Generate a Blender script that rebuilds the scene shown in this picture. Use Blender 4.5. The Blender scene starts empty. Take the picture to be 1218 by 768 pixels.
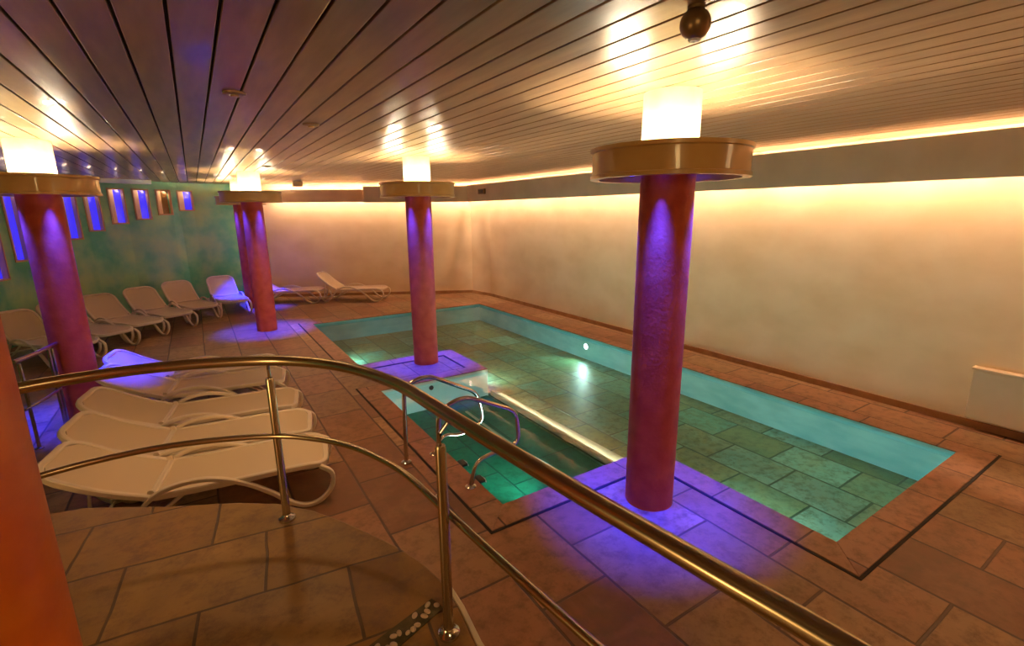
import bpy, bmesh, math, random
from mathutils import Vector, Matrix
random.seed(7)
SC = bpy.context.scene
COL = SC.collection
PI = math.pi

# ------------------------------------------------------------------ camera
H = 2.4                                            # eye height above the pool deck
RW = Matrix(((0.84053871, 0.12860685, -0.5262651),
             (-0.54167702, 0.18340246, -0.82033502),
             (-0.00898239, 0.97458905, 0.22382024)))
cam = bpy.data.cameras.new('camera')
cam.sensor_width = 36.0
cam.lens = 36.0 * 577.0 / 1218.0
cam.clip_start = 0.02
camo = bpy.data.objects.new('camera', cam)
camo.matrix_world = Matrix.Translation((0, 0, H)) @ RW.to_4x4()
COL.objects.link(camo)
SC.camera = camo

# ------------------------------------------------------------------ world and exposure
w = bpy.data.worlds.new('world')
SC.world = w
w.use_nodes = True
w.node_tree.nodes['Background'].inputs[0].default_value = (0.9, 0.6, 0.35, 1)
w.node_tree.nodes['Background'].inputs[1].default_value = 0.0
SC.view_settings.view_transform = 'Standard'
SC.view_settings.look = 'None'
SC.view_settings.exposure = 0.32
SC.view_settings.gamma = 1.0
SC.view_settings.use_curve_mapping = False
SC.cycles.use_denoising = True
SC.cycles.max_bounces = 8
SC.cycles.diffuse_bounces = 5
SC.cycles.transparent_max_bounces = 12
SC.cycles.sample_clamp_indirect = 6.0
SC.cycles.caustics_reflective = False
SC.cycles.caustics_refractive = False

# light levels
E_RING = 205.0          # tube inside the light rings, W/m2
E_CORNICE = 78.0       # tubes behind the cornice
P_BLUE = 820.0         # each blue spot under a ring, W
C_RING = (1.0, 0.87, 0.60)
C_CORN = (1.0, 0.72, 0.50)
C_BLUE = (0.012, 0.022, 1.0)
FILL = []


def area(name, loc, target, size, power, color, size_y=None):
    l = bpy.data.lights.new(name, 'AREA')
    l.energy = power
    l.color = color
    l.size = size
    if size_y:
        l.shape = 'RECTANGLE'
        l.size_y = size_y
    o = bpy.data.objects.new(name, l)
    o.location = loc
    d = Vector(target) - Vector(loc)
    o.rotation_euler = d.to_track_quat('-Z', 'Y').to_euler()
    COL.objects.link(o)
    return o


# warm fill lamps added out of view: landing, right-hand deck, orange pillar
area('landing_fill', (0.2, -0.9, 3.1), (0.5, 1.2, 0.0), 0.5, 15, (1.0, 0.66, 0.26))
area('deck_fill', (5.2, -0.9, 3.1), (5.0, 1.0, 0.0), 0.6, 10, (1.0, 0.62, 0.30))
area('pillar_fill', (-2.9, 1.2, 1.6), (-1.3, 2.4, 0.9), 0.5, 26, (1.0, 0.55, 0.2))

# ------------------------------------------------------------------ materials


def mat(name, color=(0.5, 0.5, 0.5), rough=0.5, metal=0.0, spec=0.5, emit=None, estr=0.0, coat=0.0):
    m = bpy.data.materials.new(name)
    m.use_nodes = True
    b = m.node_tree.nodes['Principled BSDF']
    b.inputs['Base Color'].default_value = (*color, 1)
    b.inputs['Roughness'].default_value = rough
    b.inputs['Metallic'].default_value = metal
    b.inputs['Specular IOR Level'].default_value = spec
    b.inputs['Coat Weight'].default_value = coat
    if emit:
        b.inputs['Emission Color'].default_value = (*emit, 1)
        b.inputs['Emission Strength'].default_value = estr
    return m


def nodes(m):
    return m.node_tree.nodes, m.node_tree.links, m.node_tree.nodes['Principled BSDF']


def mottle(m, c1, c2, scale=3.0, detail=6.0, lo=0.35, hi=0.65, bump=0.0, bscale=None, stretch=None, c3=None):
    n, l, b = nodes(m)
    tc = n.new('ShaderNodeTexCoord')
    mp = n.new('ShaderNodeMapping')
    if stretch:
        mp.inputs['Scale'].default_value = stretch
    l.new(tc.outputs['Object'], mp.inputs[0])
    no = n.new('ShaderNodeTexNoise')
    no.inputs['Scale'].default_value = scale
    no.inputs['Detail'].default_value = detail
    l.new(mp.outputs[0], no.inputs['Vector'])
    r = n.new('ShaderNodeValToRGB')
    r.color_ramp.elements[0].position = lo
    r.color_ramp.elements[0].color = (*c1, 1)
    r.color_ramp.elements[1].position = hi
    r.color_ramp.elements[1].color = (*c2, 1)
    if c3:
        e = r.color_ramp.elements.new((lo + hi) / 2)
        e.color = (*c3, 1)
    l.new(no.outputs['Fac'], r.inputs[0])
    l.new(r.outputs[0], b.inputs['Base Color'])
    if bump:
        n2 = n.new('ShaderNodeTexNoise')
        n2.inputs['Scale'].default_value = bscale or scale * 6
        n2.inputs['Detail'].default_value = 5
        l.new(mp.outputs[0], n2.inputs['Vector'])
        bp = n.new('ShaderNodeBump')
        bp.inputs['Strength'].default_value = bump
        bp.inputs['Distance'].default_value = 0.01
        l.new(n2.outputs['Fac'], bp.inputs['Height'])
        l.new(bp.outputs[0], b.inputs['Normal'])
    return m


def tiles(name, cols, mortar, bw, rh, ms=0.012, rough=0.45, rot=PI / 2, off=(0, 0), seed=0.0,
          noise=0.5, freq=0.5, bump=0.6, wobble=0.02, dirt=(0.17, 0.085, 0.035)):
    """stone slabs in running bond, laid in object space on the x-y plane"""
    m = bpy.data.materials.new(name)
    m.use_nodes = True
    n, l, b = nodes(m)
    b.inputs['Roughness'].default_value = rough
    tc = n.new('ShaderNodeTexCoord')
    wn = n.new('ShaderNodeTexNoise')
    wn.inputs['Scale'].default_value = 1.7
    l.new(tc.outputs['Object'], wn.inputs['Vector'])
    sub = n.new('ShaderNodeVectorMath'); sub.operation = 'SUBTRACT'
    sub.inputs[1].default_value = (0.5, 0.5, 0.5)
    l.new(wn.outputs['Color'], sub.inputs[0])
    sc = n.new('ShaderNodeVectorMath'); sc.operation = 'SCALE'
    sc.inputs['Scale'].default_value = wobble
    l.new(sub.outputs[0], sc.inputs[0])
    ad = n.new('ShaderNodeVectorMath'); ad.operation = 'ADD'
    l.new(tc.outputs['Object'], ad.inputs[0]); l.new(sc.outputs[0], ad.inputs[1])
    mp = n.new('ShaderNodeMapping')
    mp.inputs['Rotation'].default_value = (0, 0, rot)
    mp.inputs['Location'].default_value = (off[0], off[1], 0)
    l.new(ad.outputs[0], mp.inputs[0])
    br = n.new('ShaderNodeTexBrick')
    br.inputs['Color1'].default_value = (0, 0, 0, 1)
    br.inputs['Color2'].default_value = (1, 1, 1, 1)
    br.inputs['Mortar'].default_value = (0.5, 0.5, 0.5, 1)
    br.inputs['Scale'].default_value = 1.0
    br.inputs['Mortar Size'].default_value = ms
    br.inputs['Mortar Smooth'].default_value = 0.35
    br.inputs['Brick Width'].default_value = bw
    br.inputs['Row Height'].default_value = rh
    br.offset = 0.42
    br.squash = 1.0
    l.new(mp.outputs[0], br.inputs['Vector'])
    # stone colour: per slab tone plus cloudy veins
    no = n.new('ShaderNodeTexNoise')
    no.inputs['Scale'].default_value = 2.6
    no.inputs['Detail'].default_value = 8
    no.inputs['Roughness'].default_value = 0.62
    no.inputs['Distortion'].default_value = 0.6
    l.new(tc.outputs['Object'], no.inputs['Vector'])
    mx = n.new('ShaderNodeMix'); mx.data_type = 'FLOAT'
    mx.inputs['Factor'].default_value = noise
    sep = n.new('ShaderNodeSeparateColor')
    l.new(br.outputs['Color'], sep.inputs[0])
    l.new(sep.outputs[0], mx.inputs[2]); l.new(no.outputs['Fac'], mx.inputs[3])
    r = n.new('ShaderNodeValToRGB')
    els = r.color_ramp.elements
    k = len(cols)
    els[0].position = 0.2; els[0].color = (*cols[0], 1)
    els[1].position = 0.8; els[1].color = (*cols[-1], 1)
    for i in range(1, k - 1):
        e = els.new(0.2 + 0.6 * i / (k - 1)); e.color = (*cols[i], 1)
    l.new(mx.outputs[0], r.inputs[0])
    n3 = n.new('ShaderNodeTexNoise')
    n3.inputs['Scale'].default_value = 9
    n3.inputs['Detail'].default_value = 9
    n3.inputs['Roughness'].default_value = 0.7
    l.new(tc.outputs['Object'], n3.inputs['Vector'])
    r3 = n.new('ShaderNodeValToRGB')
    r3.color_ramp.elements[0].position = 0.46
    r3.color_ramp.elements[1].position = 0.66
    r3.color_ramp.elements[1].color = (0.85, 0.85, 0.85, 1)
    l.new(n3.outputs['Fac'], r3.inputs[0])
    m3 = n.new('ShaderNodeMix'); m3.data_type = 'RGBA'
    l.new(r3.outputs[0], m3.inputs[0])
    l.new(r.outputs[0], m3.inputs[6]); m3.inputs[7].default_value = (*dirt, 1)
    m2 = n.new('ShaderNodeMix'); m2.data_type = 'RGBA'
    l.new(br.outputs['Fac'], m2.inputs[0])
    l.new(m3.outputs[2], m2.inputs[6]); m2.inputs[7].default_value = (*mortar, 1)
    l.new(m2.outputs[2], b.inputs['Base Color'])
    # relief
    inv = n.new('ShaderNodeMath'); inv.operation = 'MULTIPLY_ADD'
    inv.inputs[1].default_value = -0.7; inv.inputs[2].default_value = 1.0
    l.new(br.outputs['Fac'], inv.inputs[0])
    a2 = n.new('ShaderNodeMath'); a2.operation = 'MULTIPLY_ADD'
    a2.inputs[1].default_value = 0.35
    l.new(n3.outputs['Fac'], a2.inputs[0]); l.new(inv.outputs[0], a2.inputs[2])
    bp = n.new('ShaderNodeBump')
    bp.inputs['Strength'].default_value = bump
    bp.inputs['Distance'].default_value = 0.012
    l.new(a2.outputs[0], bp.inputs['Height'])
    l.new(bp.outputs[0], b.inputs['Normal'])
    return m


STONE = [(0.20, 0.085, 0.040), (0.36, 0.17, 0.085), (0.28, 0.17, 0.080), (0.46, 0.27, 0.14)]
M = {}
M['deck'] = tiles('sandstone_slabs', STONE, (0.10, 0.05, 0.028), 0.86, 0.54, off=(0.31, 0.12), noise=0.42)
M['landing'] = tiles('landing_slabs', [(0.20, 0.10, 0.022), (0.34, 0.18, 0.045), (0.26, 0.15, 0.040), (0.42, 0.25, 0.075)],
                     (0.10, 0.055, 0.018), 0.62, 0.48, ms=0.008, rot=0.12, off=(0.2, 0.18), wobble=0.05)
M['coping'] = tiles('coping_slabs', [(0.28, 0.11, 0.065), (0.40, 0.19, 0.11), (0.34, 0.17, 0.09)], (0.11, 0.05, 0.035),
                    0.70, 5.0, ms=0.010, rot=PI / 2, off=(0.1, 2.3))
M['coping_x'] = tiles('coping_slabs_cross', [(0.28, 0.11, 0.065), (0.40, 0.19, 0.11), (0.34, 0.17, 0.09)], (0.11, 0.05, 0.035),
                      0.70, 5.0, ms=0.010, rot=0, off=(0.35, 2.3))
M['pool_floor'] = tiles('green_slate_slabs', [(0.09, 0.24, 0.13), (0.22, 0.27, 0.10), (0.10, 0.35, 0.27), (0.28, 0.32, 0.14), (0.22, 0.52, 0.44)],
                        (0.02, 0.09, 0.05), 0.74, 0.56, ms=0.014, off=(0.2, 0.3), noise=0.30, dirt=(0.06, 0.12, 0.05))
M['inlet_floor'] = tiles('dark_green_slabs', [(0.0, 0.16, 0.09), (0.01, 0.22, 0.13), (0.0, 0.19, 0.11)],
                         (0.0, 0.08, 0.05), 0.74, 0.56, ms=0.012, off=(0.2, 0.3), noise=0.5, dirt=(0.0, 0.10, 0.05))
M['pool_wall'] = mottle(mat('turquoise_pool_wall', rough=0.4), (0.22, 0.66, 0.74), (0.36, 0.80, 0.86), 2.5, stretch=(1, 1, 3))
M['pool_white'] = mottle(mat('white_pool_wall', rough=0.4), (0.62, 0.80, 0.80), (0.75, 0.88, 0.86), 2.0)
M['ledge'] = mottle(mat('pale_ledge', rough=0.5), (0.62, 0.54, 0.40), (0.74, 0.66, 0.52), 3.0)
M['wall'] = mottle(mat('cream_plaster', rough=0.75, spec=0.2), (0.76, 0.57, 0.35), (0.84, 0.66, 0.44), 1.3, bump=0.15, bscale=9, stretch=(1, 1, 1.6))
M['green'] = mottle(mat('green_limewash', rough=0.8, spec=0.2), (0.13, 0.48, 0.33), (0.42, 0.66, 0.38), 1.6, 8, 0.36, 0.66, bump=0.2, c3=(0.28, 0.60, 0.40))
M['base'] = mottle(mat('brown_skirting', rough=0.5), (0.30, 0.15, 0.06), (0.40, 0.22, 0.10), 4)
M['dark'] = mat('dark_joint', (0.02, 0.012, 0.008), 0.8)
M['wood'] = mottle(mat('varnished_ceiling_boards', rough=0.33, spec=0.6, coat=0.12), (0.24, 0.14, 0.075), (0.34, 0.21, 0.11), 2.2, 7, 0.35, 0.65,
                   bump=0.04, bscale=14, stretch=(6, 0.8, 6))
M['red'] = mottle(mat('red_stucco', rough=0.55, spec=0.35), (0.54, 0.075, 0.026), (0.66, 0.12, 0.042), 6, 8, 0.35, 0.65, bump=0.35, bscale=35)
M['cream_col'] = mottle(mat('cream_stucco', rough=0.6), (0.80, 0.66, 0.36), (0.86, 0.74, 0.46), 8, bump=0.2, bscale=40)
M['ring'] = mottle(mat('tan_ring_lacquer', rough=0.3, coat=0.3), (0.54, 0.34, 0.12), (0.62, 0.42, 0.16), 3)
M['cornice'] = mottle(mat('tan_cornice_plaster', rough=0.55), (0.74, 0.54, 0.33), (0.82, 0.62, 0.40), 2.0)
M['tube'] = mat('ring_tube_glow', (1, 1, 1), emit=C_RING, estr=E_RING)
M['wtube'] = mat('wall_washer_glow', (1, 1, 1), emit=C_CORN, estr=E_CORNICE * 0.12)
M['ctube'] = mat('cornice_tube_glow', (1, 1, 1), emit=C_CORN, estr=E_CORNICE)
M['blue'] = mat('blue_lens', (0.05, 0.05, 0.3), 0.2, emit=(0.08, 0.05, 1.0), estr=4)
M['steel'] = mat('brushed_steel', (0.52, 0.43, 0.29), 0.26, 1.0)
M['steel_thin'] = mat('polished_steel', (0.62, 0.58, 0.50), 0.15, 1.0)
M['white'] = mottle(mat('white_plastic', rough=0.35), (0.78, 0.66, 0.52), (0.84, 0.73, 0.59), 5)
M['pin'] = mat('grey_plastic', (0.45, 0.42, 0.38), 0.4)
M['tan_metal'] = mat('bronze_lamp', (0.28, 0.18, 0.09), 0.35, 0.6)
M['black'] = mat('black_plastic', (0.012, 0.012, 0.014), 0.4)
M['pale_metal'] = mat('pale_metal', (0.72, 0.8, 0.9), 0.3, 0.2)
M['cream_box'] = mottle(mat('cream_panel', rough=0.5), (0.66, 0.48, 0.28), (0.72, 0.54, 0.34), 2)
M['reveal'] = mat('window_reveal', (0.78, 0.55, 0.34), 0.6)
M['wframe'] = mat('terracotta_frame', (0.58, 0.34, 0.19), 0.5)
M['pane_blue'] = mat('blue_lit_glass', (0.03, 0.03, 0.25), 0.15, emit=(0.05, 0.03, 0.85), estr=0.8)
M['pane_brown'] = mat('brown_glass', (0.20, 0.10, 0.04), 0.15)
M['white_trim'] = mat('pale_nosing', (0.75, 0.66, 0.5), 0.4)
M['mortar'] = mottle(mat('dark_mortar', rough=0.8), (0.06, 0.05, 0.02), (0.12, 0.09, 0.04), 20, bump=0.3)
M['pebble'] = mottle(mat('pale_pebble', rough=0.4), (0.5, 0.36, 0.24), (0.72, 0.58, 0.42), 14)
M['plamp'] = mat('pool_lamp_glow', (1, 1, 1), emit=(0.9, 1.0, 0.95), estr=14)
M['ledstrip'] = mat('pool_strip_glow', (1, 1, 1), emit=(1.0, 0.86, 0.62), estr=60)

# sling fabric: fine woven grid
f = mat('woven_sling_fabric', rough=0.6)
n, l, b = nodes(f)
tc = n.new('ShaderNodeTexCoord')
wv = n.new('ShaderNodeTexChecker'); wv.inputs['Scale'].default_value = 160
wv.inputs['Color1'].default_value = (0.66, 0.52, 0.35, 1); wv.inputs['Color2'].default_value = (0.78, 0.64, 0.46, 1)
l.new(tc.outputs['Object'], wv.inputs['Vector']); l.new(wv.outputs['Color'], b.inputs['Base Color'])
M['sling'] = f

# water: a clear sheet that tints what lies under it and mirrors the room by Fresnel
wm = bpy.data.materials.new('pool_water')
wm.use_nodes = True
n = wm.node_tree.nodes; l = wm.node_tree.links
n.remove(n['Principled BSDF'])
out = n['Material Output']
tr = n.new('ShaderNodeBsdfTransparent'); tr.inputs[0].default_value = (0.70, 0.95, 0.92, 1)
gl = n.new('ShaderNodeBsdfGlossy'); gl.inputs['Roughness'].default_value = 0.03
fr = n.new('ShaderNodeFresnel'); fr.inputs['IOR'].default_value = 1.33
mx = n.new('ShaderNodeMixShader')
tc = n.new('ShaderNodeTexCoord')
no = n.new('ShaderNodeTexNoise'); no.inputs['Scale'].default_value = 2.2; no.inputs['Detail'].default_value = 2
bp = n.new('ShaderNodeBump'); bp.inputs['Strength'].default_value = 0.10; bp.inputs['Distance'].default_value = 0.03
l.new(tc.outputs['Object'], no.inputs['Vector']); l.new(no.outputs['Fac'], bp.inputs['Height'])
l.new(bp.outputs[0], gl.inputs['Normal']); l.new(bp.outputs[0], fr.inputs['Normal'])
l.new(fr.outputs[0], mx.inputs[0]); l.new(tr.outputs[0], mx.inputs[1]); l.new(gl.outputs[0], mx.inputs[2])
l.new(mx.outputs[0], out.inputs[0])
M['water'] = wm

# ------------------------------------------------------------------ mesh helpers


def obj(name, bm, material=None, parent=None, smooth=False, bevel=0.0):
    me = bpy.data.meshes.new(name)
    bmesh.ops.recalc_face_normals(bm, faces=bm.faces)
    bm.to_mesh(me)
    bm.free()
    if material:
        me.materials.append(M[material] if isinstance(material, str) else material)
    if smooth:
        for p in me.polygons:
            p.use_smooth = True
        try:
            me.set_sharp_from_angle(angle=math.radians(38))
        except Exception:
            pass
    o = bpy.data.objects.new(name, me)
    if parent:
        o.parent = parent
    COL.objects.link(o)
    if bevel:
        mod = o.modifiers.new('bevel', 'BEVEL')
        mod.width = bevel; mod.segments = 2; mod.limit_method = 'ANGLE'
    return o


def thing(name, label, cat, loc=(0, 0, 0), rz=0.0, group=None):
    o = bpy.data.objects.new(name, None)
    o.empty_display_size = 0.1
    o.location = loc
    o.rotation_euler = (0, 0, rz)
    COL.objects.link(o)
    return tag(o, label, cat, group)


def tag(o, label, cat, group=None):
    o['label'] = label
    o['category'] = cat
    if group:
        o['group'] = group
    return o


def struct(name, bm, m, **k):
    o = obj(name, bm, m, **k)
    o['kind'] = 'structure'
    return o


def dup(root, parent=None):
    c = root.copy()
    COL.objects.link(c)
    c.parent = parent
    for ch in list(root.children):
        dup(ch, c)
    return c


def box(bm, x0, x1, y0, y1, z0, z1, mtx=None):
    vs = [Vector((x, y, z)) for z in (z0, z1) for y in (y0, y1) for x in (x0, x1)]
    if mtx:
        vs = [mtx @ v for v in vs]
    v = [bm.verts.new(p) for p in vs]
    for q in ((0, 1, 3, 2), (4, 6, 7, 5), (0, 4, 5, 1), (2, 3, 7, 6), (0, 2, 6, 4), (1, 5, 7, 3)):
        bm.faces.new([v[i] for i in q])
    return bm


def prism(bm, pts, z0, z1):
    a = [bm.verts.new((p[0], p[1], z0)) for p in pts]
    c = [bm.verts.new((p[0], p[1], z1)) for p in pts]
    k = len(pts)
    bm.faces.new(a[::-1]); bm.faces.new(c)
    for i in range(k):
        j = (i + 1) % k
        bm.faces.new([a[i], a[j], c[j], c[i]])
    return bm


def lathe(bm, prof, seg=48, closed=False, cx=0, cy=0):
    rings = []
    for r, z in prof:
        if r < 1e-5:
            rings.append([bm.verts.new((cx, cy, z))])
        else:
            rings.append([bm.verts.new((cx + r * math.cos(2 * PI * i / seg), cy + r * math.sin(2 * PI * i / seg), z)) for i in range(seg)])
    pairs = list(zip(rings, rings[1:]))
    if closed:
        pairs.append((rings[-1], rings[0]))
    for a, c in pairs:
        for i in range(seg):
            j = (i + 1) % seg
            if len(a) == 1 and len(c) > 1:
                bm.faces.new([a[0], c[i], c[j]])
            elif len(c) == 1 and len(a) > 1:
                bm.faces.new([a[i], c[0], a[j]])
            elif len(a) > 1:
                bm.faces.new([a[i], c[i], c[j], a[j]])
    return bm


def smoothpath(pts, n=6, closed=False):
    P = [Vector(p) for p in pts]
    out = []
    k = len(P)
    rng = k if closed else k - 1
    for i in range(rng):
        if closed:
            p0, p1, p2, p3 = P[(i - 1) % k], P[i], P[(i + 1) % k], P[(i + 2) % k]
        else:
            p0, p1, p2, p3 = P[max(i - 1, 0)], P[i], P[i + 1], P[min(i + 2, k - 1)]
        for j in range(n):
            t = j / n
            out.append(0.5 * ((2 * p1) + (p2 - p0) * t + (2 * p0 - 5 * p1 + 4 * p2 - p3) * t * t + (3 * p1 - p0 - 3 * p2 + p3) * t ** 3))
    if not closed:
        out.append(P[-1])
    return out


def fillet(pts, r=0.08, n=6):
    """polyline with rounded corners"""
    P = [Vector(p) for p in pts]
    out = [P[0]]
    for i in range(1, len(P) - 1):
        a, c, d = P[i - 1], P[i], P[i + 1]
        u = (a - c); v = (d - c)
        rr = min(r, u.length * 0.48, v.length * 0.48)
        s = c + u.normalized() * rr; e = c + v.normalized() * rr
        for j in range(n + 1):
            t = j / n
            out.append((1 - t) ** 2 * s + 2 * t * (1 - t) * c + t * t * e)
    out.append(P[-1])
    return out


def sweep(bm, path, prof, closed=False, up=Vector((0, 0, 1))):
    """prof: radius (round) or (width, height) of a rounded strip; the strip's height lies along 'up'"""
    if isinstance(prof, (int, float)):
        sec = [(prof * math.cos(2 * PI * i / 12), prof * math.sin(2 * PI * i / 12)) for i in range(12)]
    else:
        a, h = prof[0] / 2, prof[1] / 2
        q = 0.35 * min(a, h)
        sec = [(a, -h + q), (a, h - q), (a - q, h), (-a + q, h), (-a, h - q), (-a, -h + q), (-a + q, -h), (a - q, -h)]
    P = [Vector(p) for p in path]
    k = len(P)
    rings = []
    for i in range(k):
        if closed:
            t = P[(i + 1) % k] - P[(i - 1) % k]
        else:
            t = P[min(i + 1, k - 1)] - P[max(i - 1, 0)]
        t.normalize()
        uu = up
        if abs(t.dot(up)) > 0.985:
            uu = Vector((1, 0, 0)) if abs(up.x) < 0.9 else Vector((0, 1, 0))
        s = t.cross(uu).normalized()
        v = s.cross(t).normalized()
        rings.append([bm.verts.new(P[i] + s * x + v * y) for x, y in sec])
    ns = len(sec)
    for i in range(k if closed else k - 1):
        a, c = rings[i], rings[(i + 1) % k]
        for j in range(ns):
            jj = (j + 1) % ns
            bm.faces.new([a[j], a[jj], c[jj], c[j]])
    if not closed:
        bm.faces.new(rings[0][::-1]); bm.faces.new(rings[-1])
    return bm


def sphere(bm, c, r, sc=(1, 1, 1), seg=16, rings=10):
    m = Matrix.Translation(c) @ Matrix.Diagonal((*sc, 1))
    bmesh.ops.create_uvsphere(bm, u_segments=seg, v_segments=rings, radius=r, matrix=m)
    return bm


# ------------------------------------------------------------------ room plan
CEIL = 3.21
XR = 7.05                                  # right wall
CORNER = (7.05, 12.1); FACET = (6.9, 12.95); JOINT = (1.12, 16.05)
fx = Vector((-RW[0][2], -RW[1][2])); fx.normalize()


def plan(px, D):
    """plan point at depth D from where the photograph was taken"""
    hy = 255 - (px - 228) * 12 / 1302
    v = RW @ Vector((px - 609, -(hy - 384), -577.0))
    v = Vector((v.x, v.y))
    return v * (D / v.dot(fx))


def pt(px, py, z):
    v = RW @ Vector((px - 609, -(py - 384), -577.0))
    s = (z - H) / v.z
    return Vector((v.x * s, v.y * s, z))


# green curved wall, from the joint towards the camera's left
ctl = [(255, 13.9), (223, 13.25), (197.5, 12.75), (172, 12.3), (143, 11.85), (117, 11.4), (91, 10.9), (60, 10.35), (28, 9.8), (8, 9.4), (-40, 8.5)]
green = [Vector(JOINT)] + [plan(*c) for c in ctl]
green += [Vector((-3.55, 9.8)), Vector((-3.8, 7.0))]
outer = [(XR, -1.8), CORNER, FACET] + [tuple(p) for p in green] + [(-3.8, -1.8)]

POOL = [(3.68, 1.34), (6.15, 1.34), (6.15, 11.2), (1.95, 11.2), (1.95, 7.62), (3.58, 7.62), (3.58, 6.3), (1.88, 6.3), (1.88, 3.1), (3.68, 3.1)]


def fill_with_hole(outer, hole, z):
    bm = bmesh.new()
    es = []
    for lp in (outer, hole):
        vs = [bm.verts.new((p[0], p[1], z)) for p in lp]
        es += [bm.edges.new((vs[i], vs[(i + 1) % len(vs)])) for i in range(len(vs))]
    bmesh.ops.triangle_fill(bm, edges=es, use_beauty=True)
    return bm


bm = fill_with_hole(outer, POOL, 0.0)
bmesh.ops.recalc_face_normals(bm, faces=bm.faces)
fl = struct('floor', bm, 'deck')
if fl.data.polygons[0].normal.z < 0:
    fl.data.flip_normals()

# pool basin (apparent depth of the water)
PD = -0.44
bm = bmesh.new(); prism(bm, POOL, PD - 0.05, PD)
struct('pool_floor', bm, 'pool_floor')
# darker slabs of the entry bay, a thin course laid on the basin floor
bm = bmesh.new(); prism(bm, [(1.88, 3.1), (3.56, 3.1), (3.56, 6.3), (1.88, 6.3)], PD, PD + 0.012)
struct('pool_bay_floor', bm, 'inlet_floor')


def offset_poly(poly, d):
    k = len(poly); out = []
    for i in range(k):
        a = Vector(poly[i - 1]); c = Vector(poly[i]); e = Vector(poly[(i + 1) % k])
        u = (c - a).normalized(); v = (e - c).normalized()
        n1 = Vector((u.y, -u.x)); n2 = Vector((v.y, -v.x))
        out.append(c + (n1 + n2) * d)
    return out


o3 = offset_poly(POOL, 0.12)
for i in range(len(POOL)):
    j = (i + 1) % len(POOL)
    bm = bmesh.new()
    prism(bm, [POOL[i], POOL[j], o3[j], o3[i]], PD, -0.001)
    struct('pool_wall', bm, 'pool_white' if i == 6 else 'pool_wall')

# water
bm = bmesh.new()
vs = [bm.verts.new((p[0], p[1], -0.035)) for p in POOL]
f = bm.faces.new(vs)
bmesh.ops.triangulate(bm, faces=[f])
wo = struct('pool_water', bm, 'water')
if wo.data.polygons[0].normal.z < 0:
    wo.data.flip_normals()

# low sill between bay and main basin, with the glowing strip on its far side
bm = bmesh.new(); box(bm, 3.62, 3.66, 3.1, 6.3, PD, PD + 0.08)
struct('pool_sill', bm, 'ledge', bevel=0.01)
t = thing('underwater_strip_light', 'warm glowing strip light under water along the sill between entry bay and pool', 'strip light', (3.685, 4.7, PD + 0.02))
bm = bmesh.new(); box(bm, -0.02, 0.012, -1.58, 1.58, -0.012, 0.004)
obj('housing', bm, 'pale_metal', t)
bm = bmesh.new(); box(bm, -0.02, 0.004, -1.56, 1.56, 0.006, 0.024)
obj('tube', bm, 'ledstrip', t)
bm = bmesh.new(); prism(bm, [(3.66, 3.12), (3.92, 3.12), (3.82, 6.28), (3.66, 6.28)], PD, PD + 0.008)
struct('pool_glow_strip', bm, 'ledge')  # pale strip added on the floor so the warm glow shows beside the sill
# bay step
bm = bmesh.new(); box(bm, 2.96, 3.0, 3.1, 5.9, PD + 0.012, PD + 0.03)
struct('pool_step', bm, 'ledge', bevel=0.01)


# coping courses and the dark overflow slot
CW = 0.25
o1 = offset_poly(POOL, CW)
o2 = offset_poly(POOL, CW + 0.022)
o1i = POOL
for i in range(len(POOL)):
    j = (i + 1) % len(POOL)
    a, c = Vector(POOL[i]), Vector(POOL[j])
    horiz = abs(a.y - c.y) < 1e-6
    bm = bmesh.new()
    prism(bm, [a, c, o1[j], o1[i]], 0.0, 0.012)
    struct('pool_coping', bm, 'coping_x' if horiz else 'coping', bevel=0.004)
    bm = bmesh.new()
    prism(bm, [o1[i], o1[j], o2[j], o2[i]], 0.0, 0.005)
    struct('pool_slot', bm, 'dark')

# entrance landing
EDGE = [(-3.8, 3.8), (-1.6, 3.72), (-0.77, 3.57), (-0.34, 3.30), (0.0, 3.12), (0.21, 2.97), (0.38, 2.77), (0.50, 2.57), (0.60, 2.37), (0.68, 2.2), (0.74, 2.03),
        (0.775, 1.84), (0.77, 1.65), (0.745, 1.45), (0.74, 1.1), (0.76, 0.6), (0.80, 0.0), (0.82, -1.8)]
bm = bmesh.new()
prism(bm, EDGE + [(-3.8, -1.8)], 0.0, 0.70)
struct('landing', bm, 'landing', bevel=0.012)
bm = bmesh.new()
sweep(bm, [(x + 0.012, y, 0.694) for x, y in EDGE[11:]], (0.022, 0.016))
struct('trim_1', bm, 'white_trim')

# pebble mosaic joint by the railing post
t = thing('pebble_mosaic', 'strip of pale pebbles set in dark mortar beside the near railing post', 'pebble mosaic', (0.0, 0.0, 0.70))
ax = Vector((0.70, 1.72)); bx = Vector((0.30, 1.60))
pd = (bx - ax).normalized(); pn = Vector((-pd.y, pd.x))
bm = bmesh.new()
prism(bm, [ax + pn * 0.035, bx + pn * 0.055, bx - pn * 0.05, ax - pn * 0.045], 0.0, 0.004)
obj('mortar_bed', bm, 'mortar', t)
rnd = random.Random(3)
for k in range(17):
    s = rnd.random() * 0.9 + 0.04
    p = ax.lerp(bx, (k + 0.5) / 17)
    p = p + pn * rnd.uniform(-0.03, 0.03)
    bm = bmesh.new()
    sphere(bm, (0, 0, 0), 0.0135, (rnd.uniform(0.9, 1.4), rnd.uniform(0.7, 1.0), 0.5), 12, 8)
    q = obj('pebble', bm, 'pebble', t, smooth=True)
    q.location = (p.x, p.y, 0.006); q.rotation_euler = (0, 0, rnd.uniform(0, 3))

# ------------------------------------------------------------------ walls


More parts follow.
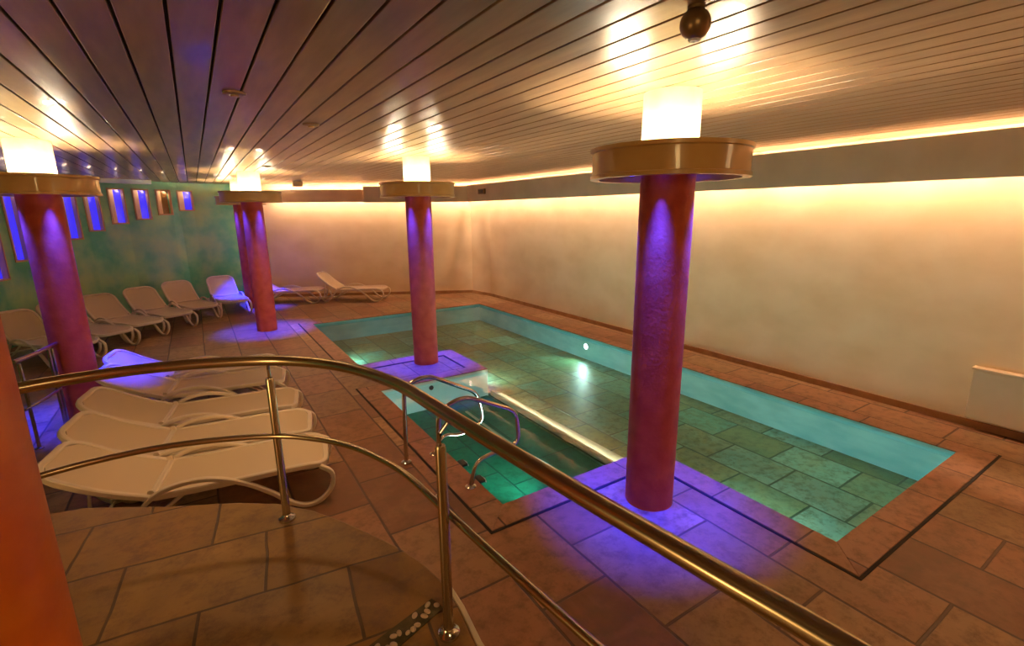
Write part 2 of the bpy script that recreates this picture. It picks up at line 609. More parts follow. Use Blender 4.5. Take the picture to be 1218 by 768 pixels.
def wall_strip(bm, a, c, z0, z1, t=0.35, side=1):
    a = Vector(a); c = Vector(c)
    d = (c - a).normalized(); nrm = Vector((d.y, -d.x)) * t * side
    prism(bm, [a, c, c + nrm, a + nrm], z0, z1)


bm = bmesh.new(); wall_strip(bm, (XR, -1.8), CORNER, -0.05, CEIL + 0.1, 0.2)
struct('wall_right', bm, 'wall')
bm = bmesh.new(); wall_strip(bm, CORNER, FACET, -0.05, CEIL + 0.1, 0.2); wall_strip(bm, FACET, JOINT, -0.05, CEIL + 0.1, 0.2)
struct('wall_far', bm, 'wall')
bm = bmesh.new(); wall_strip(bm, (-3.8, -1.8), (XR, -1.8), -0.05, CEIL + 0.1, 0.2)
struct('wall_back', bm, 'wall')


def base(name, a, c):
    a = Vector(a); c = Vector(c); d = (c - a).normalized(); nrm = Vector((-d.y, d.x))
    bm = bmesh.new(); prism(bm, [a, c, c + nrm * 0.02, a + nrm * 0.02], 0.0, 0.085)
    struct(name, bm, 'base', bevel=0.004)


base('baseboard_right', (XR, -1.8), CORNER)
base('baseboard_corner', CORNER, FACET)
base('baseboard_far', FACET, JOINT)

# green wall with its row of slot windows
WZ = {1: (2.51, 3.0), 2: (2.41, 3.0), 3: (2.30, 3.0), 4: (2.21, 3.0), 5: (2.06, 3.0), 6: (1.90, 3.0), 7: (1.73, 3.0), 8: (1.55, 3.0), 9: (1.25, 3.0)}
WPX = [223, 197.5, 171, 142, 112, 84, 50, 15, -14]
WW = 0.33; REC = 0.35; DP = 0.085
gpoly = [Vector(p) for p in green]
# arc-length lookup of window centres
cents = []
for i, px in enumerate(WPX):
    ray = plan(px, 1.0)
    best = None
    for a, c in zip(gpoly, gpoly[1:]):
        # intersect the ray s*ray with a + t (c - a)
        d = c - a
        den = ray.x * d.y - ray.y * d.x
        if abs(den) < 1e-9:
            continue
        s = (a.x * d.y - a.y * d.x) / den
        tt = (a.x * ray.y - a.y * ray.x) / den
        if -1e-6 <= tt <= 1 + 1e-6 and s > 0:
            best = ray * s; break
    cents.append(best)
# polyline made of facets: each window gets a facet of its own
pts = [gpoly[0]]
fac = []
for i, c in enumerate(cents):
    prev = cents[i - 1] if i else gpoly[0]
    nxt = cents[i + 1] if i + 1 < len(cents) else Vector((-3.3, 11.4))
    d = (nxt - prev).normalized()
    a = c - d * WW / 2; e = c + d * WW / 2
    pts += [a, e]
    fac.append((a, e))
pts += [Vector((-3.35, 11.3)), Vector((-3.6, 9.6)), Vector((-3.8, 7.0)), Vector((-3.8, -1.8))]
bm = bmesh.new()
for i in range(len(pts) - 1):
    a, c = pts[i], pts[i + 1]
    if i % 2 == 1 and i < 2 * len(cents):           # window facet
        z0, z1 = WZ[i // 2 + 1]
        wall_strip(bm, a, c, -0.05, z0, REC)
        wall_strip(bm, a, c, z1, CEIL + 0.1, REC)
    else:
        wall_strip(bm, a, c, -0.05, CEIL + 0.1, REC)
struct('wall_left', bm, 'green')
for i, (a, e) in enumerate(fac):
    z0, z1 = WZ[i + 1]
    d = (e - a).normalized(); nrm = Vector((d.y, -d.x))
    wn_ = thing('window_%d' % (i + 1), '', 'window', (a.x, a.y, z0))
    del wn_['label'], wn_['category']
    wn_['kind'] = 'structure'
    L = (e - a).length; hh = z1 - z0
    mt = Matrix(((d.x, nrm.x, 0), (d.y, nrm.y, 0), (0, 0, 1))).to_4x4()
    bm = bmesh.new()                                 # plastered reveal with a splayed left jamb
    box(bm, 0.001, 0.010, 0.0, DP + 0.04, 0.001, hh - 0.001, mt)
    box(bm, 0.010, L - 0.001, 0.0, DP + 0.04, 0.001, 0.012, mt); box(bm, 0.010, L - 0.001, 0.0, DP + 0.04, hh - 0.012, hh - 0.001, mt)
    jb = [mt @ Vector(v) for v in ((L - 0.001, 0, 0), (L * 0.52, DP, 0), (L * 0.52, DP + 0.04, 0), (L - 0.001, DP + 0.04, 0))]
    prism(bm, jb, 0.012, hh - 0.012)
    obj('window_reveal', bm, 'reveal', wn_)
    bm = bmesh.new()                                 # terracotta surround
    for (x0, x1, y0, y1) in ((-0.03, 0.012, -0.03, hh + 0.03), (L - 0.012, L + 0.03, -0.03, hh + 0.03), (0.012, L - 0.012, -0.03, 0.012), (0.012, L - 0.012, hh - 0.012, hh + 0.03)):
        box(bm, x0 * 0.7 if x0 < 0 else x0, x1 if x1 < L else L + 0.02, -0.018, -0.001, max(y0, -0.02), min(y1, hh + 0.02), mt)
    obj('window_frame', bm, 'wframe', wn_)
    bm = bmesh.new()
    box(bm, 0.010, L * 0.525, DP, DP + 0.02, 0.012, hh - 0.012, mt)
    la = bpy.data.lights.new('niche_fill', 'AREA'); la.size = 0.10; la.energy = 0.6; la.color = (1.0, 0.70, 0.42)  # small lamp added in the niche to brighten the cream jamb
    lo = bpy.data.objects.new('niche_fill', la)
    lo.location = mt @ Vector((0.06, 0.03, hh - 0.03)); lo.parent = wn_
    lo.rotation_euler = (mt.to_3x3() @ Vector((1, 0.15, -0.9))).to_track_quat('-Z', 'Y').to_euler()
    COL.objects.link(lo)
    obj('window_pane', bm, 'pane_brown' if i == 1 else 'pane_blue', wn_)

# ------------------------------------------------------------------ ceiling boards
bm = bmesh.new()
prism(bm, [(p[0], p[1]) for p in outer], CEIL + 0.03, CEIL + 0.10)
struct('ceiling', bm, 'dark')
bm = bmesh.new()
pitch = 0.185; gap = 0.014
x = -3.9 + 0.04
while x < XR:
    x1 = min(x + pitch - gap, XR)
    # where the board meets the far or green wall
    yend = 17.0
    box(bm, x, x1, -1.8, yend, CEIL, CEIL + 0.022)
    x += pitch
struct('ceiling_boards', bm, 'wood', bevel=0.004)

# ------------------------------------------------------------------ cornice with hidden tubes
VX = 6.62
def cornice_run(name, label, inner, off, z0, z1, thick, m='cornice'):
    pass


f0 = Vector(FACET); j0 = Vector(JOINT)
fd = (j0 - f0).normalized(); fn = Vector((-fd.y, fd.x))           # towards the room
far_in = 0.42
t = thing('light_cornice', 'long tan cornice trough glowing warm along the top of the right wall', 'cornice', (VX, 5.0, 2.68))
bm = bmesh.new()
yb = 12.15
box(bm, VX, VX + 0.03, -1.78, 12.62, 2.68, 3.13)
yy = -1.64
while yy < yb:
    box(bm, VX + 0.03, XR - 0.001, yy, yy + 0.02, 2.86, 2.90)
    yy += 1.5
o = obj('fascia', bm, 'cornice', t, bevel=0.005); o.location = (-VX, -5.0, -2.68)
bm = bmesh.new()
yy = -1.6
while yy < 12.0:
    sweep(bm, [(VX + 0.16, yy, 2.98), (VX + 0.16, yy + 1.42, 2.98)], 0.016)
    yy += 1.5
o = obj('light_tube', bm, 'ctube', t, smooth=True); o.location = (-VX, -5.0, -2.68)
bm = bmesh.new()
yy = -1.6
while yy < 12.0:
    sweep(bm, [(VX + 0.13, yy, 2.80), (VX + 0.13, yy + 1.42, 2.80)], 0.016)
    yy += 1.5
o = obj('wall_washer_tube', bm, 'wtube', t, smooth=True); o.location = (-VX, -5.0, -2.68)

q0 = f0 + fn * far_in + fd * 0.05; q1 = j0 + fn * far_in - fd * 0.9
t = thing('light_cornice', 'tan cornice trough glowing along the far wall above the two loungers', 'cornice', (q0.x, q0.y, 2.68))
bm = bmesh.new()
zt = 3.08
mid = q0.lerp(q1, 0.52)
def runbox(bm, a, c, w0, w1, z0, z1):
    prism(bm, [a + fn * w0, c + fn * w0, c + fn * w1, a + fn * w1], z0, z1)
runbox(bm, q0, mid, 0, 0.03, 2.68, 3.12)
runbox(bm, mid, q1, -0.06, -0.03, 2.70, 3.04)
for k in range(6):
    ba = q0.lerp(q1, 0.04 + k * 0.18)
    runbox(bm, ba, ba + fd * 0.02, -far_in + 0.001, -0.03, 2.86, 2.90)
o = obj('fascia', bm, 'cornice', t, bevel=0.005); o.location = (-q0.x, -q0.y, -2.68)
bm = bmesh.new()
n_ = 4
for k in range(n_):
    a = q0.lerp(q1, (k + 0.03) / n_) - fn * 0.16; c = q0.lerp(q1, (k + 0.97) / n_) - fn * 0.16
    sweep(bm, [(a.x, a.y, 2.96), (c.x, c.y, 2.96)], 0.016)
o = obj('light_tube', bm, 'ctube', t, smooth=True); o.location = (-q0.x, -q0.y, -2.68)
bm = bmesh.new()
for k in range(n_):
    a = q0.lerp(q1, (k + 0.03) / n_) - fn * 0.13; c = q0.lerp(q1, (k + 0.97) / n_) - fn * 0.13
    sweep(bm, [(a.x, a.y, 2.80), (c.x, c.y, 2.80)], 0.016)
o = obj('wall_washer_tube', bm, 'wtube', t, smooth=True); o.location = (-q0.x, -q0.y, -2.68)

# ------------------------------------------------------------------ columns with light rings


def make_column(loc, label):
    t = thing('column', label, 'column', (loc[0], loc[1], 0), 0, 'round columns with light rings around the pool')
    bm = bmesh.new(); lathe(bm, [(0, 0), (0.195, 0), (0.195, 2.66), (0, 2.66)], 48)
    obj('shaft', bm, 'red', t, smooth=True)
    bm = bmesh.new(); lathe(bm, [(0, 2.662), (0.20, 2.662), (0.20, CEIL - 0.001), (0, CEIL - 0.001)], 48)
    obj('upper_shaft', bm, 'cream_col', t, smooth=True)
    R_ = 0.55
    bm = bmesh.new()
    lathe(bm, [(R_ - 0.05, 2.622), (R_ + 0.012, 2.622), (R_ + 0.012, 2.646), (R_, 2.652), (R_, 2.80), (R_ + 0.014, 2.807),
               (R_ + 0.014, 2.833), (R_ - 0.025, 2.833), (R_ - 0.025, 2.70), (0.197, 2.70), (0.197, 2.68), (R_ - 0.05, 2.68)], 72, closed=True)
    obj('light_ring', bm, 'ring', t, smooth=True)
    bm = bmesh.new()
    lathe(bm, [(0.40, 2.735), (0.42, 2.735), (0.42, 2.755), (0.40, 2.755)], 48, closed=True)
    obj('ring_tube', bm, 'tube', t, smooth=True)
    for k in range(4):
        a = 0.52 + k * PI / 2
        x, y = 0.275 * math.cos(a), 0.275 * math.sin(a)
        bm = bmesh.new(); lathe(bm, [(0, 2.655), (0.035, 2.655), (0.042, 2.66), (0.042, 2.679), (0, 2.679)], 20, cx=x, cy=y)
        obj('blue_downlight', bm, 'blue', t, smooth=True)
        L = bpy.data.lights.new('blue_spot_lamp', 'SPOT')
        L.energy = P_BLUE; L.color = C_BLUE; L.spot_size = math.radians(39); L.spot_blend = 0.85; L.shadow_soft_size = 0.04
        lo = bpy.data.objects.new('blue_spot_lamp', L)
        lo.location = (x, y, 2.64); lo.parent = t
        COL.objects.link(lo)
    return t


ca = plan(51, 5.62)
cols = [((2.975, 2.50), 'red column nearest the camera at the pool corner, with a tan light ring'),
        ((2.94, 7.21), 'red column standing on the stone island at the middle of the pool'),
        ((ca.x, ca.y), 'red column at the left behind the heads of the beige loungers'),
        ((1.04, 11.25), 'red column near the far left corner of the pool'),
        ((1.09, 14.3), 'farthest red column, mostly hidden behind the one at the far pool corner')]
c0 = make_column(*cols[0])
for loc, lab in cols[1:]:
    c = dup(c0); c.location = (loc[0], loc[1], 0); c['label'] = lab

# big plain pillar at the left edge, on the landing
dirv = plan(-29, 1.0).normalized()
pc = dirv * 1.95 + Vector((-dirv.y, dirv.x)) * 0.235
t = thing('pillar', 'thick orange pillar cut by the left edge, where the curved handrail ends', 'pillar', (pc.x, pc.y, 0.70))
bm = bmesh.new(); lathe(bm, [(0, 0), (0.235, 0), (0.235, CEIL - 0.702), (0, CEIL - 0.702)], 48)
M['orange'] = mottle(mat('orange_stucco', rough=0.5), (0.66, 0.13, 0.008), (0.78, 0.19, 0.012), 5, 8, 0.35, 0.65, bump=0.2, bscale=30)
obj('pillar_shaft', bm, 'orange', t, smooth=True)

# ------------------------------------------------------------------ curved railing on the landing
rail_plan = [(-1.75, 2.30), (-1.3, 2.68), (-0.95, 2.85), (-0.65, 2.94), (-0.34, 2.95), (-0.05, 2.88), (0.235, 2.75), (0.42, 2.58), (0.55, 2.39), (0.64, 2.16), (0.69, 1.94), (0.715, 1.66),
             (0.755, 1.23), (0.795, 0.86), (0.835, 0.52), (0.87, 0.2), (0.90, -0.4), (0.92, -1.2)]
t = thing('curved_railing', 'brass-toned metal railing curving around the landing edge in front of the camera', 'railing', (0.236, 2.764, 0.70))
off = Vector((0.236, 2.764, 0.70))
def rel(p):
    return Vector(p) - off
bm = bmesh.new(); sweep(bm, [rel(p) for p in smoothpath([(x, y, 1.65) for x, y in rail_plan], 6)], 0.028)
obj('handrail', bm, 'steel', t, smooth=True)
bm = bmesh.new(); sweep(bm, [rel(p) for p in smoothpath([(x * 0.985 + 0.004, y * 1.0, 1.22) for x, y in rail_plan], 6)], 0.0155)
obj('lower_rail', bm, 'steel', t, smooth=True)
for x, y in ((0.236, 2.764), (0.672, 1.552)):
    bm = bmesh.new()
    lathe(bm, [(0, 0.0), (0.021, 0.0), (0.021, 0.84), (0.017, 0.85), (0, 0.85)], 24, cx=x - off.x, cy=y - off.y)
    p = obj('post', bm, 'steel', t, smooth=True)
    bm = bmesh.new(); lathe(bm, [(0, 0.0), (0.045, 0.0), (0.045, 0.012), (0.030, 0.02), (0.022, 0.035), (0, 0.035)], 28, cx=x - off.x, cy=y - off.y)
    obj('post_flange', bm, 'steel_thin', p, smooth=True)
    # nearest point of the handrail
    nx, ny = min(((v.x, v.y) for v in smoothpath([(a_, b_, 0) for a_, b_ in rail_plan], 12)), key=lambda q: (q[0] - x) ** 2 + (q[1] - y) ** 2)
    bm = bmesh.new(); sweep(bm, [rel((x, y, 1.54)), rel((x, y, 1.60)), rel((nx, ny, 1.645))], 0.0085)
    obj('rail_support', bm, 'steel_thin', p, smooth=True)

# second railing, left, behind the pillar
e0 = pt(68, 408, 0.96).to_2d(); e1 = pt(16, 433, 0.96).to_2d()
t = thing('stair_railing', 'thin steel railing with blue-lit ends behind the orange pillar', 'railing', (e0.x, e0.y, 0))
def r2(p, z):
    return Vector((p.x - e0.x, p.y - e0.y, z))
ed = (e1 - e0)
for nm, z, rr in (('handrail', 0.96, 0.022), ('lower_rail', 0.45, 0.014)):
    bm = bmesh.new(); sweep(bm, [r2(e0, z), r2(e0 + ed * 0.5, z), r2(e1, z + 0.02)], rr)
    obj(nm, bm, 'steel', t, smooth=True)
for s in (0.16, 0.24, 0.9):
    q = e0 + ed * s
    bm = bmesh.new(); lathe(bm, [(0, 0), (0.016, 0), (0.016, 0.94), (0, 0.94)], 16, cx=q.x - e0.x, cy=q.y - e0.y)
    lathe(bm, [(0.016, 0), (0.04, 0), (0.04, 0.01), (0.016, 0.02)], 16, cx=q.x - e0.x, cy=q.y - e0.y, closed=True)
    obj('post', bm, 'steel', t, smooth=True)

# ------------------------------------------------------------------ pool hand rails


def grab_rail(pts, label, bases):
    t = thing('pool_grab_rail', label, 'grab rail', bases[0], 0, 'steel grab rails of the pool entry')
    o_ = Vector(bases[0])
    bm = bmesh.new(); sweep(bm, [Vector(p) - o_ for p in fillet(pts, 0.11, 6)], 0.021, up=Vector((0, 1, 0)))
    obj('rail_tube', bm, 'steel_thin', t, smooth=True)
    for b_ in bases:
        bm = bmesh.new(); lathe(bm, [(0.019, 0.0), (0.05, 0.0), (0.05, 0.008), (0.026, 0.022), (0.019, 0.022)], 24, closed=True, cx=b_[0] - o_.x, cy=b_[1] - o_.y)
        obj('flange', bm, 'steel_thin', t, smooth=True)


grab_rail([(1.46, 4.22, 0.012), (1.48, 4.22, 0.80), (1.72, 4.22, 0.86), (2.27, 4.22, 0.56), (2.34, 4.22, 0.22), (2.05, 4.22, 0.13), (1.86, 4.22, 0.20), (1.76, 4.22, 0.012)],
          'steel grab rail over the pool entry, farther from the camera', [(1.46, 4.22, 0.012), (1.76, 4.22, 0.012)])
grab_rail([(1.48, 3.48, 0.012), (1.50, 3.48, 0.80), (1.74, 3.48, 0.88), (2.27, 3.48, 0.62), (2.30, 3.48, 0.29), (2.02, 3.48, 0.27), (1.84, 3.48, 0.24), (1.78, 3.48, 0.012)],
          'steel grab rail over the pool entry, nearer the camera, partly behind the handrail', [(1.48, 3.48, 0.012), (1.78, 3.48, 0.012)])

for k, (y, lab) in enumerate(((3.93, 'black fitting at the edge of the entry bay, between the two grab rails'), (3.58, 'black fitting at the edge of the entry bay, beside the nearer grab rail'))):
    t = thing('wall_jet', lab, 'jet', (1.905, y, -0.012), 0, 'black fittings on the bay edge')
    bm = bmesh.new(); box(bm, -0.01, 0.055, -0.06, 0.06, -0.01, 0.016)
    obj('jet_body', bm, 'black', t, bevel=0.01)
    bm = bmesh.new(); sweep(bm, [(0.05, -0.07, 0.0), (0.066, 0, 0.0), (0.05, 0.07, 0.0)], 0.006)
    obj('jet_rim', bm, 'pale_metal', t, smooth=True)
t = thing('wall_nozzle', 'small black nozzle on the white pool wall below the island', 'nozzle', (2.62, 6.295, -0.10))
bm = bmesh.new()
lathe(bm, [(0, 0), (0.028, 0), (0.035, 0.008), (0.035, 0.014), (0, 0.014)], 20)
for v in bm.verts:
    v.co = Vector((v.co.x, -v.co.z, v.co.y))
obj('nozzle_cap', bm, 'black', t, smooth=True)

# underwater lamps: the right-wall one glows in view, the others are added
def pool_lamp(x, y, z, lab, rz, watt=40, cone=150):
    t = thing('underwater_lamp', lab, 'pool lamp', (x, y, z), rz, 'round underwater pool lamps')
    bm = bmesh.new(); lathe(bm, [(0.052, 0), (0.075, 0), (0.075, 0.012), (0.052, 0.016)], 28, closed=True)
    for v in bm.verts:
        v.co = Vector((-v.co.z, v.co.x, v.co.y))
    obj('lamp_rim', bm, 'pale_metal', t, smooth=True)
    bm = bmesh.new(); lathe(bm, [(0, 0.001), (0.052, 0.001), (0.052, 0.010), (0, 0.014)], 28)
    for v in bm.verts:
        v.co = Vector((-v.co.z, v.co.x, v.co.y))
    obj('lamp_glass', bm, 'plamp', t, smooth=True)
    L = bpy.data.lights.new('lamp_bulb', 'SPOT'); L.shadow_soft_size = 0.05; L.spot_size = math.radians(cone); L.spot_blend = 0.9; L.energy = watt; L.color = (0.8, 1.0, 0.9)
    lo = bpy.data.objects.new('lamp_bulb', L); lo.location = (-0.06, 0, 0); lo.rotation_euler = (0, PI / 2, 0); lo.parent = t
    COL.objects.link(lo)
pool_lamp(6.148, 6.9, -0.18, 'round white underwater lamp glowing in the right pool wall', 0)
# hidden lamp added in the bay's near wall to brighten the white wall
pool_lamp(2.5, 3.102, -0.16, 'unseen added underwater lamp in the near wall of the entry bay', -PI / 2, 100, 75)
pool_lamp(3.682, 2.2, -0.2, 'unseen added underwater lamp in the pool wall below the nearest red column', PI, 45, 150)  # this and the next two are added out of view to brighten the pool
pool_lamp(3.582, 6.96, -0.2, 'unseen added underwater lamp in the island wall facing the right pool wall', PI, 45, 150)
pool_lamp(1.952, 9.4, -0.2, 'unseen added underwater lamp in the left pool wall beyond the island', PI, 45, 150)

# ------------------------------------------------------------------ sun loungers


def make_lounger(angle):
    """local x: foot end 0 to head end 1.9; width along y"""
    t = thing('sun_lounger', '', 'sun lounger', (0, 0, 0))
    W = 0.302; ZS = 0.345; FOLD = 1.23; BL = 0.72
    # seat frame: closed loop with rounded foot corners
    def loop(x0, x1, w, rc, cap0, cap1):
        pts = []
        k = 5
        def arc(cx, cy, a0, a1, r):
            for i in range(k + 1):
                a = a0 + (a1 - a0) * i / k
                pts.append((cx + r * math.cos(a), cy + r * math.sin(a)))
        arc(x0 + cap0, -w + cap0, -PI / 2, -PI, cap0)
        arc(x0 + cap0, w - cap0, PI, PI / 2, cap0)
        arc(x1 - cap1, w - cap1, PI / 2, 0, cap1)
        arc(x1 - cap1, -w + cap1, 0, -PI / 2, cap1)
        return pts
    seat_curve = lambda x: ZS + 0.015 * math.cos((x / FOLD) * PI) - (0.03 * max(0, 0.12 - x) / 0.12)
    lp = loop(0.0, FOLD, W, 0.03, 0.13, 0.03)
    # resample long sides
    full = []
    for i in range(len(lp)):
        a = Vector(lp[i]); c = Vector(lp[(i + 1) % len(lp)])
        m_ = max(1, int((c - a).length / 0.12))
        for j in range(m_):
            p = a.lerp(c, j / m_); full.append(Vector((p.x, p.y, seat_curve(p.x))))
    bm = bmesh.new(); sweep(bm, full, (0.045, 0.048), closed=True)
    obj('seat_frame', bm, 'white', t, smooth=True)
    bm = bmesh.new()
    nx = 14
    def sheet(bm, f, nx, ny, th=0.006):
        g = [[(bm.verts.new(f(i / nx, j / ny, th)), bm.verts.new(f(i / nx, j / ny, -th))) for j in range(ny + 1)] for i in range(nx + 1)]
        for i in range(nx):
            for j in range(ny):
                bm.faces.new([g[i][j][0], g[i + 1][j][0], g[i + 1][j + 1][0], g[i][j + 1][0]])
                bm.faces.new([g[i][j][1], g[i][j + 1][1], g[i + 1][j + 1][1], g[i + 1][j][1]])
        for i in range(nx):
            for j in (0, ny):
                bm.faces.new([g[i][j][0], g[i + 1][j][0], g[i + 1][j][1], g[i][j][1]])
        for j in range(ny):
            for i in (0, nx):
                bm.faces.new([g[i][j][0], g[i][j + 1][0], g[i][j + 1][1], g[i][j][1]])
    def seat_f(u, v, th):
        x = 0.02 + u * (FOLD - 0.03)
        wy = W - 0.018
        if x < 0.13:
            wy -= 0.12 * (1 - math.sqrt(max(0, 1 - ((0.13 - x) / 0.13) ** 2)))
        y = -wy + 2 * wy * v
        sag = 0.018 * math.sin(PI * v)
        return Vector((x, y, seat_curve(x) + 0.008 - sag + th))
    sheet(bm, seat_f, nx, 8)
    obj('seat_sling', bm, 'sling', t, smooth=True)
    # back
    ca_, sa_ = math.cos(angle), math.sin(angle)
    zf = seat_curve(FOLD)
    def bk(s, y, dz=0.0):
        s2 = s
        curve = 0.03 * math.sin(PI * s / BL)
        return Vector((FOLD + 0.01 + s2 * ca_ + (curve - dz) * sa_, y, zf + s2 * sa_ - (curve - dz) * ca_))
    lp = loop(0.0, BL, W, 0.03, 0.03, 0.15)
    full = []
    for i in range(len(lp)):
        a = Vector(lp[i]); c = Vector(lp[(i + 1) % len(lp)])
        m_ = max(1, int((c - a).length / 0.12))
        for j in range(m_):
            p = a.lerp(c, j / m_); full.append(bk(p.x, p.y))
    bm = bmesh.new(); sweep(bm, full, (0.045, 0.048), closed=True, up=Vector((-sa_, 0, ca_)))
    obj('back_frame', bm, 'white', t, smooth=True)
    def back_f(u, v, th):
        s = 0.015 + u * (BL - 0.03)
        wy = W - 0.018
        e = BL - 0.015
        if s > e - 0.15:
            wy -= 0.14 * (1 - math.sqrt(max(0, 1 - ((s - e + 0.15) / 0.15) ** 2)))
        y = -wy + 2 * wy * v
        return bk(s, y, 0.006 - 0.014 * math.sin(PI * v) + th)
    bm = bmesh.new(); sheet(bm, back_f, 12, 8)
    obj('back_sling', bm, 'sling', t, smooth=True)
    for sgn in (-1, 1):
        y = sgn * (W + 0.022)
        # front leg: curls under the foot end, touches the floor, arches back up over the rail as a low armrest
        pth = smoothpath([(0.05, y - sgn * 0.02, 0.335), (-0.035, y, 0.27), (-0.03, y, 0.15), (0.06, y, 0.045), (0.17, y, 0.018), (0.28, y, 0.06), (0.44, y, 0.20),
                          (0.64, y, 0.335), (0.86, y, 0.412), (1.07, y, 0.405), (FOLD, y, 0.335), (FOLD + 0.12, y, 0.20), (FOLD + 0.24, y, 0.06), (FOLD + 0.32, y, 0.018),
                          (FOLD + 0.40, y, 0.05), (FOLD + 0.47, y, 0.15), (FOLD + 0.50, y, 0.24)], 5)
        bm = bmesh.new(); sweep(bm, pth, (0.034, 0.042), up=Vector((0, 1, 0)))
        obj('leg', bm, 'white', t, smooth=True)
        # strut from the rear foot to the seat rail
        pth = smoothpath([(FOLD + 0.33, y - sgn * 0.03, 0.03), (FOLD + 0.05, y - sgn * 0.03, 0.14), (FOLD - 0.22, y - sgn * 0.03, 0.33)], 5)
        bm = bmesh.new(); sweep(bm, pth, (0.026, 0.03), up=Vector((0, 1, 0)))
        obj('side_strut', bm, 'white', t, smooth=True)
        # pivot pin
        bm = bmesh.new(); lathe(bm, [(0, -0.012), (0.022, -0.012), (0.026, 0), (0.022, 0.012), (0, 0.012)], 16)
        for v in bm.verts:
            v.co = Vector((v.co.x + FOLD + 0.005, v.co.z + sgn * (W - 0.02), v.co.y + zf + 0.035))
        obj('hinge', bm, 'white', t, smooth=True)
    # back prop (tilting stay) and cross bars
    pk = bk(BL * 0.55, 0, -0.02)
    bm = bmesh.new()
    sweep(bm, fillet([(FOLD + 0.42, -W + 0.05, 0.09), (pk.x, -W + 0.08, pk.z), (pk.x, W - 0.08, pk.z), (FOLD + 0.42, W - 0.05, 0.09)], 0.06), 0.012)
    obj('back_prop', bm, 'white', t, smooth=True)
    bm = bmesh.new(); sweep(bm, [(FOLD + 0.42, -W - 0.02, 0.09), (FOLD + 0.42, W + 0.02, 0.09)], 0.014)
    obj('cross_bar', bm, 'white', t, smooth=True)
    return t


low = make_lounger(math.radians(27))
high = make_lounger(math.radians(38))
used = {'low': False, 'high': False}


def place(kind, foot, direction, label, group):
    src = low if kind == 'low' else high
    o = src if not used[kind] else dup(src)
    used[kind] = True
    o.location = (foot[0], foot[1], 0)
    o.rotation_euler = (0, 0, math.atan2(direction[1], direction[0]))
    o['label'] = label; o['category'] = 'sun lounger'; o['group'] = group
    return o


G2 = 'sun loungers in the row behind the railing'
dirs = (-0.983, 0.185)
for fy, lab in ((4.28, 'beige sun lounger nearest the camera, behind the curved railing'),
                (4.99, 'beige sun lounger second from the camera in the row behind the railing'),
                (5.76, 'beige sun lounger in the middle of the row behind the railing'),
                (6.72, 'sun lounger with a blue-lit back, fourth from the camera behind the railing'),
                (7.46, 'sun lounger at the far end of the row, mostly behind the handrail')):
    place('low', (0.74, fy), dirs, lab, G2)
G1 = 'sun loungers along the green wall'
Lr = [((-1.81, 10.29), (-0.6, 0.8), 'leftmost sun lounger by the green wall, left of the red column'),
      ((-1.4, 11.0), (-0.58, 0.81), 'sun lounger by the green wall, its back hidden behind the left red column'),
      ((-0.98, 11.63), (-0.52, 0.85), 'sun lounger by the green wall just right of the left red column'),
      ((-0.5, 12.25), (-0.42, 0.9), 'sun lounger by the green wall, third from its right end'),
      ((-0.03, 12.95), (-0.3, 0.95), 'sun lounger by the green wall, second from its right end'),
      ((0.62, 13.35), (-0.12, 0.99), 'sun lounger by the green wall at its right end, with a blue-lit seat')]
for ft, d, lab in Lr:
    place('high', ft, d, lab, G1)
G3 = 'sun loungers at the far cream wall'
place('high', (4.3, 13.3), (-0.82, 0.57), 'cream sun lounger at the far wall, right one of two, fully in view', G3)
place('high', (2.78, 14.1), (-0.88, 0.47), 'cream sun lounger at the far wall, its head behind the red column', G3)

# ------------------------------------------------------------------ small fixtures
# low cream wall box at the right
t = thing('wall_box', 'shallow cream box panel on the right wall near the floor', 'wall box', (XR, 0.3, 0.12))
bm = bmesh.new(); box(bm, -0.10, -0.022, -1.2, 1.22, 0.0, 0.56)
obj('panel', bm, 'cream_box', t, bevel=0.012)
bm = bmesh.new(); box(bm, -0.115, -0.001, -1.22, 1.235, 0.56, 0.585)
obj('cap', bm, 'cream_box', t, bevel=0.006)

# ball lamp on the ceiling


p = pt(827, 27, CEIL - 0.06)
t = thing('ball_spotlight', 'brown ball-shaped spotlight on the ceiling above the nearest column', 'ceiling lamp', (p.x, p.y, CEIL))
bm = bmesh.new(); sphere(bm, (0, 0, -0.066), 0.062, seg=24, rings=16)
obj('ball', bm, 'tan_metal', t, smooth=True)
bm = bmesh.new(); lathe(bm, [(0, 0), (0.035, 0), (0.035, -0.012), (0, -0.012)], 24)
obj('mount', bm, 'tan_metal', t, smooth=True)
bm = bmesh.new(); lathe(bm, [(0, -0.131), (0.02, -0.131), (0.026, -0.123), (0, -0.120)], 20)
obj('lens', bm, 'pale_metal', t, smooth=True)

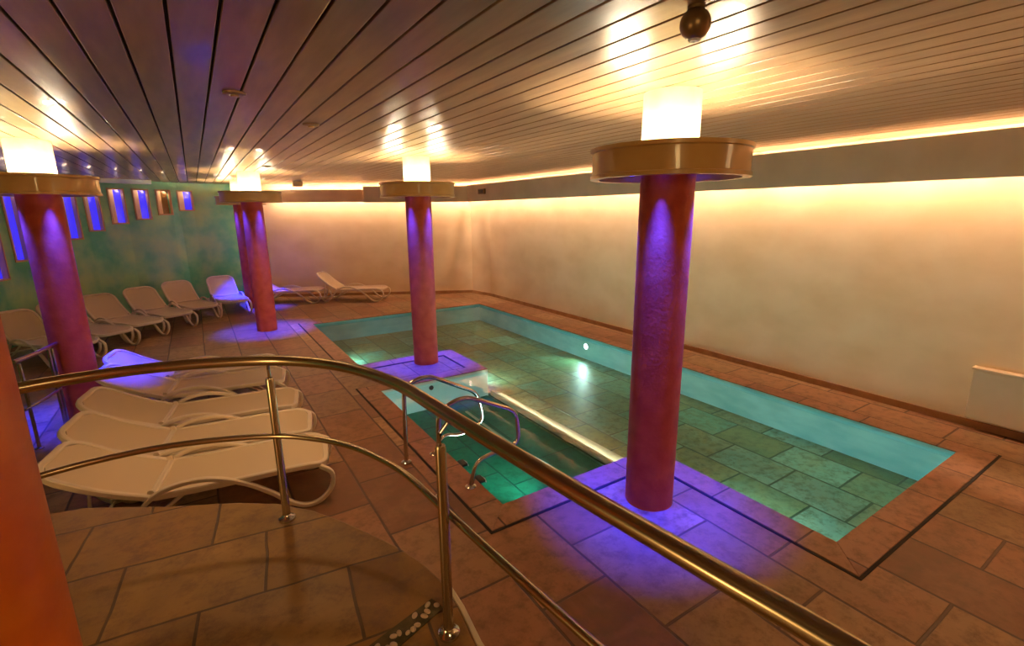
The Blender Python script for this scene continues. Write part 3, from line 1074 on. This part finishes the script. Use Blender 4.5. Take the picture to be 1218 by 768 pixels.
for px, py, lab in ((279, 112, 'flat round disc on the ceiling boards, nearest of the three small discs'),
                    (370, 149, 'flat round disc on the ceiling boards, middle of the three small discs'),
                    (317, 198, 'small dark round disc on the ceiling by the far left column')):
    p = pt(px, py, CEIL - 0.01)
    t = thing('ceiling_disc', lab, 'ceiling disc', (p.x, p.y, CEIL), 0, 'round discs on the ceiling')
    bm = bmesh.new(); lathe(bm, [(0, 0), (0.075, 0), (0.072, -0.012), (0.055, -0.018), (0, -0.018)], 28)
    obj('cover', bm, 'tan_metal', t, smooth=True)
    bm = bmesh.new(); lathe(bm, [(0, -0.018), (0.03, -0.018), (0.025, -0.028), (0, -0.028)], 20)
    obj('centre_cap', bm, 'ring', t, smooth=True)
    L = bpy.data.lights.new('disc_fill', 'SPOT'); L.energy = {279: 60, 370: 45, 317: 110}[px]  # fill spot added under the unlit disc to brighten loungers and green wall
    L.color = (1.0, 0.60, 0.28) if px != 317 else (1.0, 0.80, 0.60); L.spot_size = math.radians(110); L.spot_blend = 1.0; L.shadow_soft_size = 0.08
    lo = bpy.data.objects.new('disc_fill', L); lo.location = (0, 0, -0.12); lo.parent = t
    COL.objects.link(lo)

# small dark box on the cornice
t = thing('wall_speaker', 'small dark box fixed to the cornice near the room corner', 'speaker', (VX, 11.7, 2.93))
bm = bmesh.new(); box(bm, -0.07, -0.001, -0.16, 0.16, -0.07, 0.07)
obj('case', bm, 'tan_metal', t, bevel=0.012)
bm = bmesh.new(); box(bm, -0.078, -0.07, -0.13, 0.13, -0.05, 0.05)
obj('front_grille', bm, 'black', t, bevel=0.004)
p = pt(354, 221, CEIL - 0.09)
t = thing('ceiling_box', 'small pale box hanging at the ceiling before the bright far cornice', 'junction box', (p.x * 0.97, p.y * 0.97, CEIL))
bm = bmesh.new(); box(bm, -0.12, 0.12, -0.05, 0.05, -0.13, -0.001)
obj('case', bm, 'cornice', t, bevel=0.01)
bm = bmesh.new(); box(bm, -0.10, 0.10, -0.056, -0.05, -0.11, -0.02)
obj('cover', bm, 'cornice', t, bevel=0.004)

# pale air duct at the top of the green wall
a = plan(112, 11.1); c = plan(186, 12.2)
d = (c - a).normalized(); nr = Vector((-d.y, d.x))
t = thing('air_grille', 'pale bluish air duct strip at the top of the green wall', 'air duct', (a.x, a.y, 3.12))
L = (c - a).length
mt = Matrix(((d.x, nr.x, 0), (d.y, nr.y, 0), (0, 0, 1))).to_4x4()
bm = bmesh.new(); box(bm, 0, L, -0.03, 0.16, 0.0, 0.11, mt)
obj('duct_body', bm, 'pale_metal', t, bevel=0.01)
bm = bmesh.new()
for k in range(3):
    box(bm, 0.03, L - 0.03, -0.036, -0.03, 0.02 + k * 0.028, 0.035 + k * 0.028, mt)
obj('louvre', bm, 'pale_metal', t)

# small shelf box beside the far column on the green wall
a = plan(276, 14.2)
t = thing('wall_bracket', 'small green box with dark bracket on the wall behind the far columns', 'wall box', (a.x, a.y, 0.72))
bm = bmesh.new(); box(bm, -0.16, 0.16, -0.05, 0.05, 0, 0.2)
obj('case', bm, 'green', t, bevel=0.01)
bm = bmesh.new(); box(bm, -0.2, 0.2, -0.06, 0.06, -0.03, 0)
obj('bracket', bm, 'black', t, bevel=0.005)
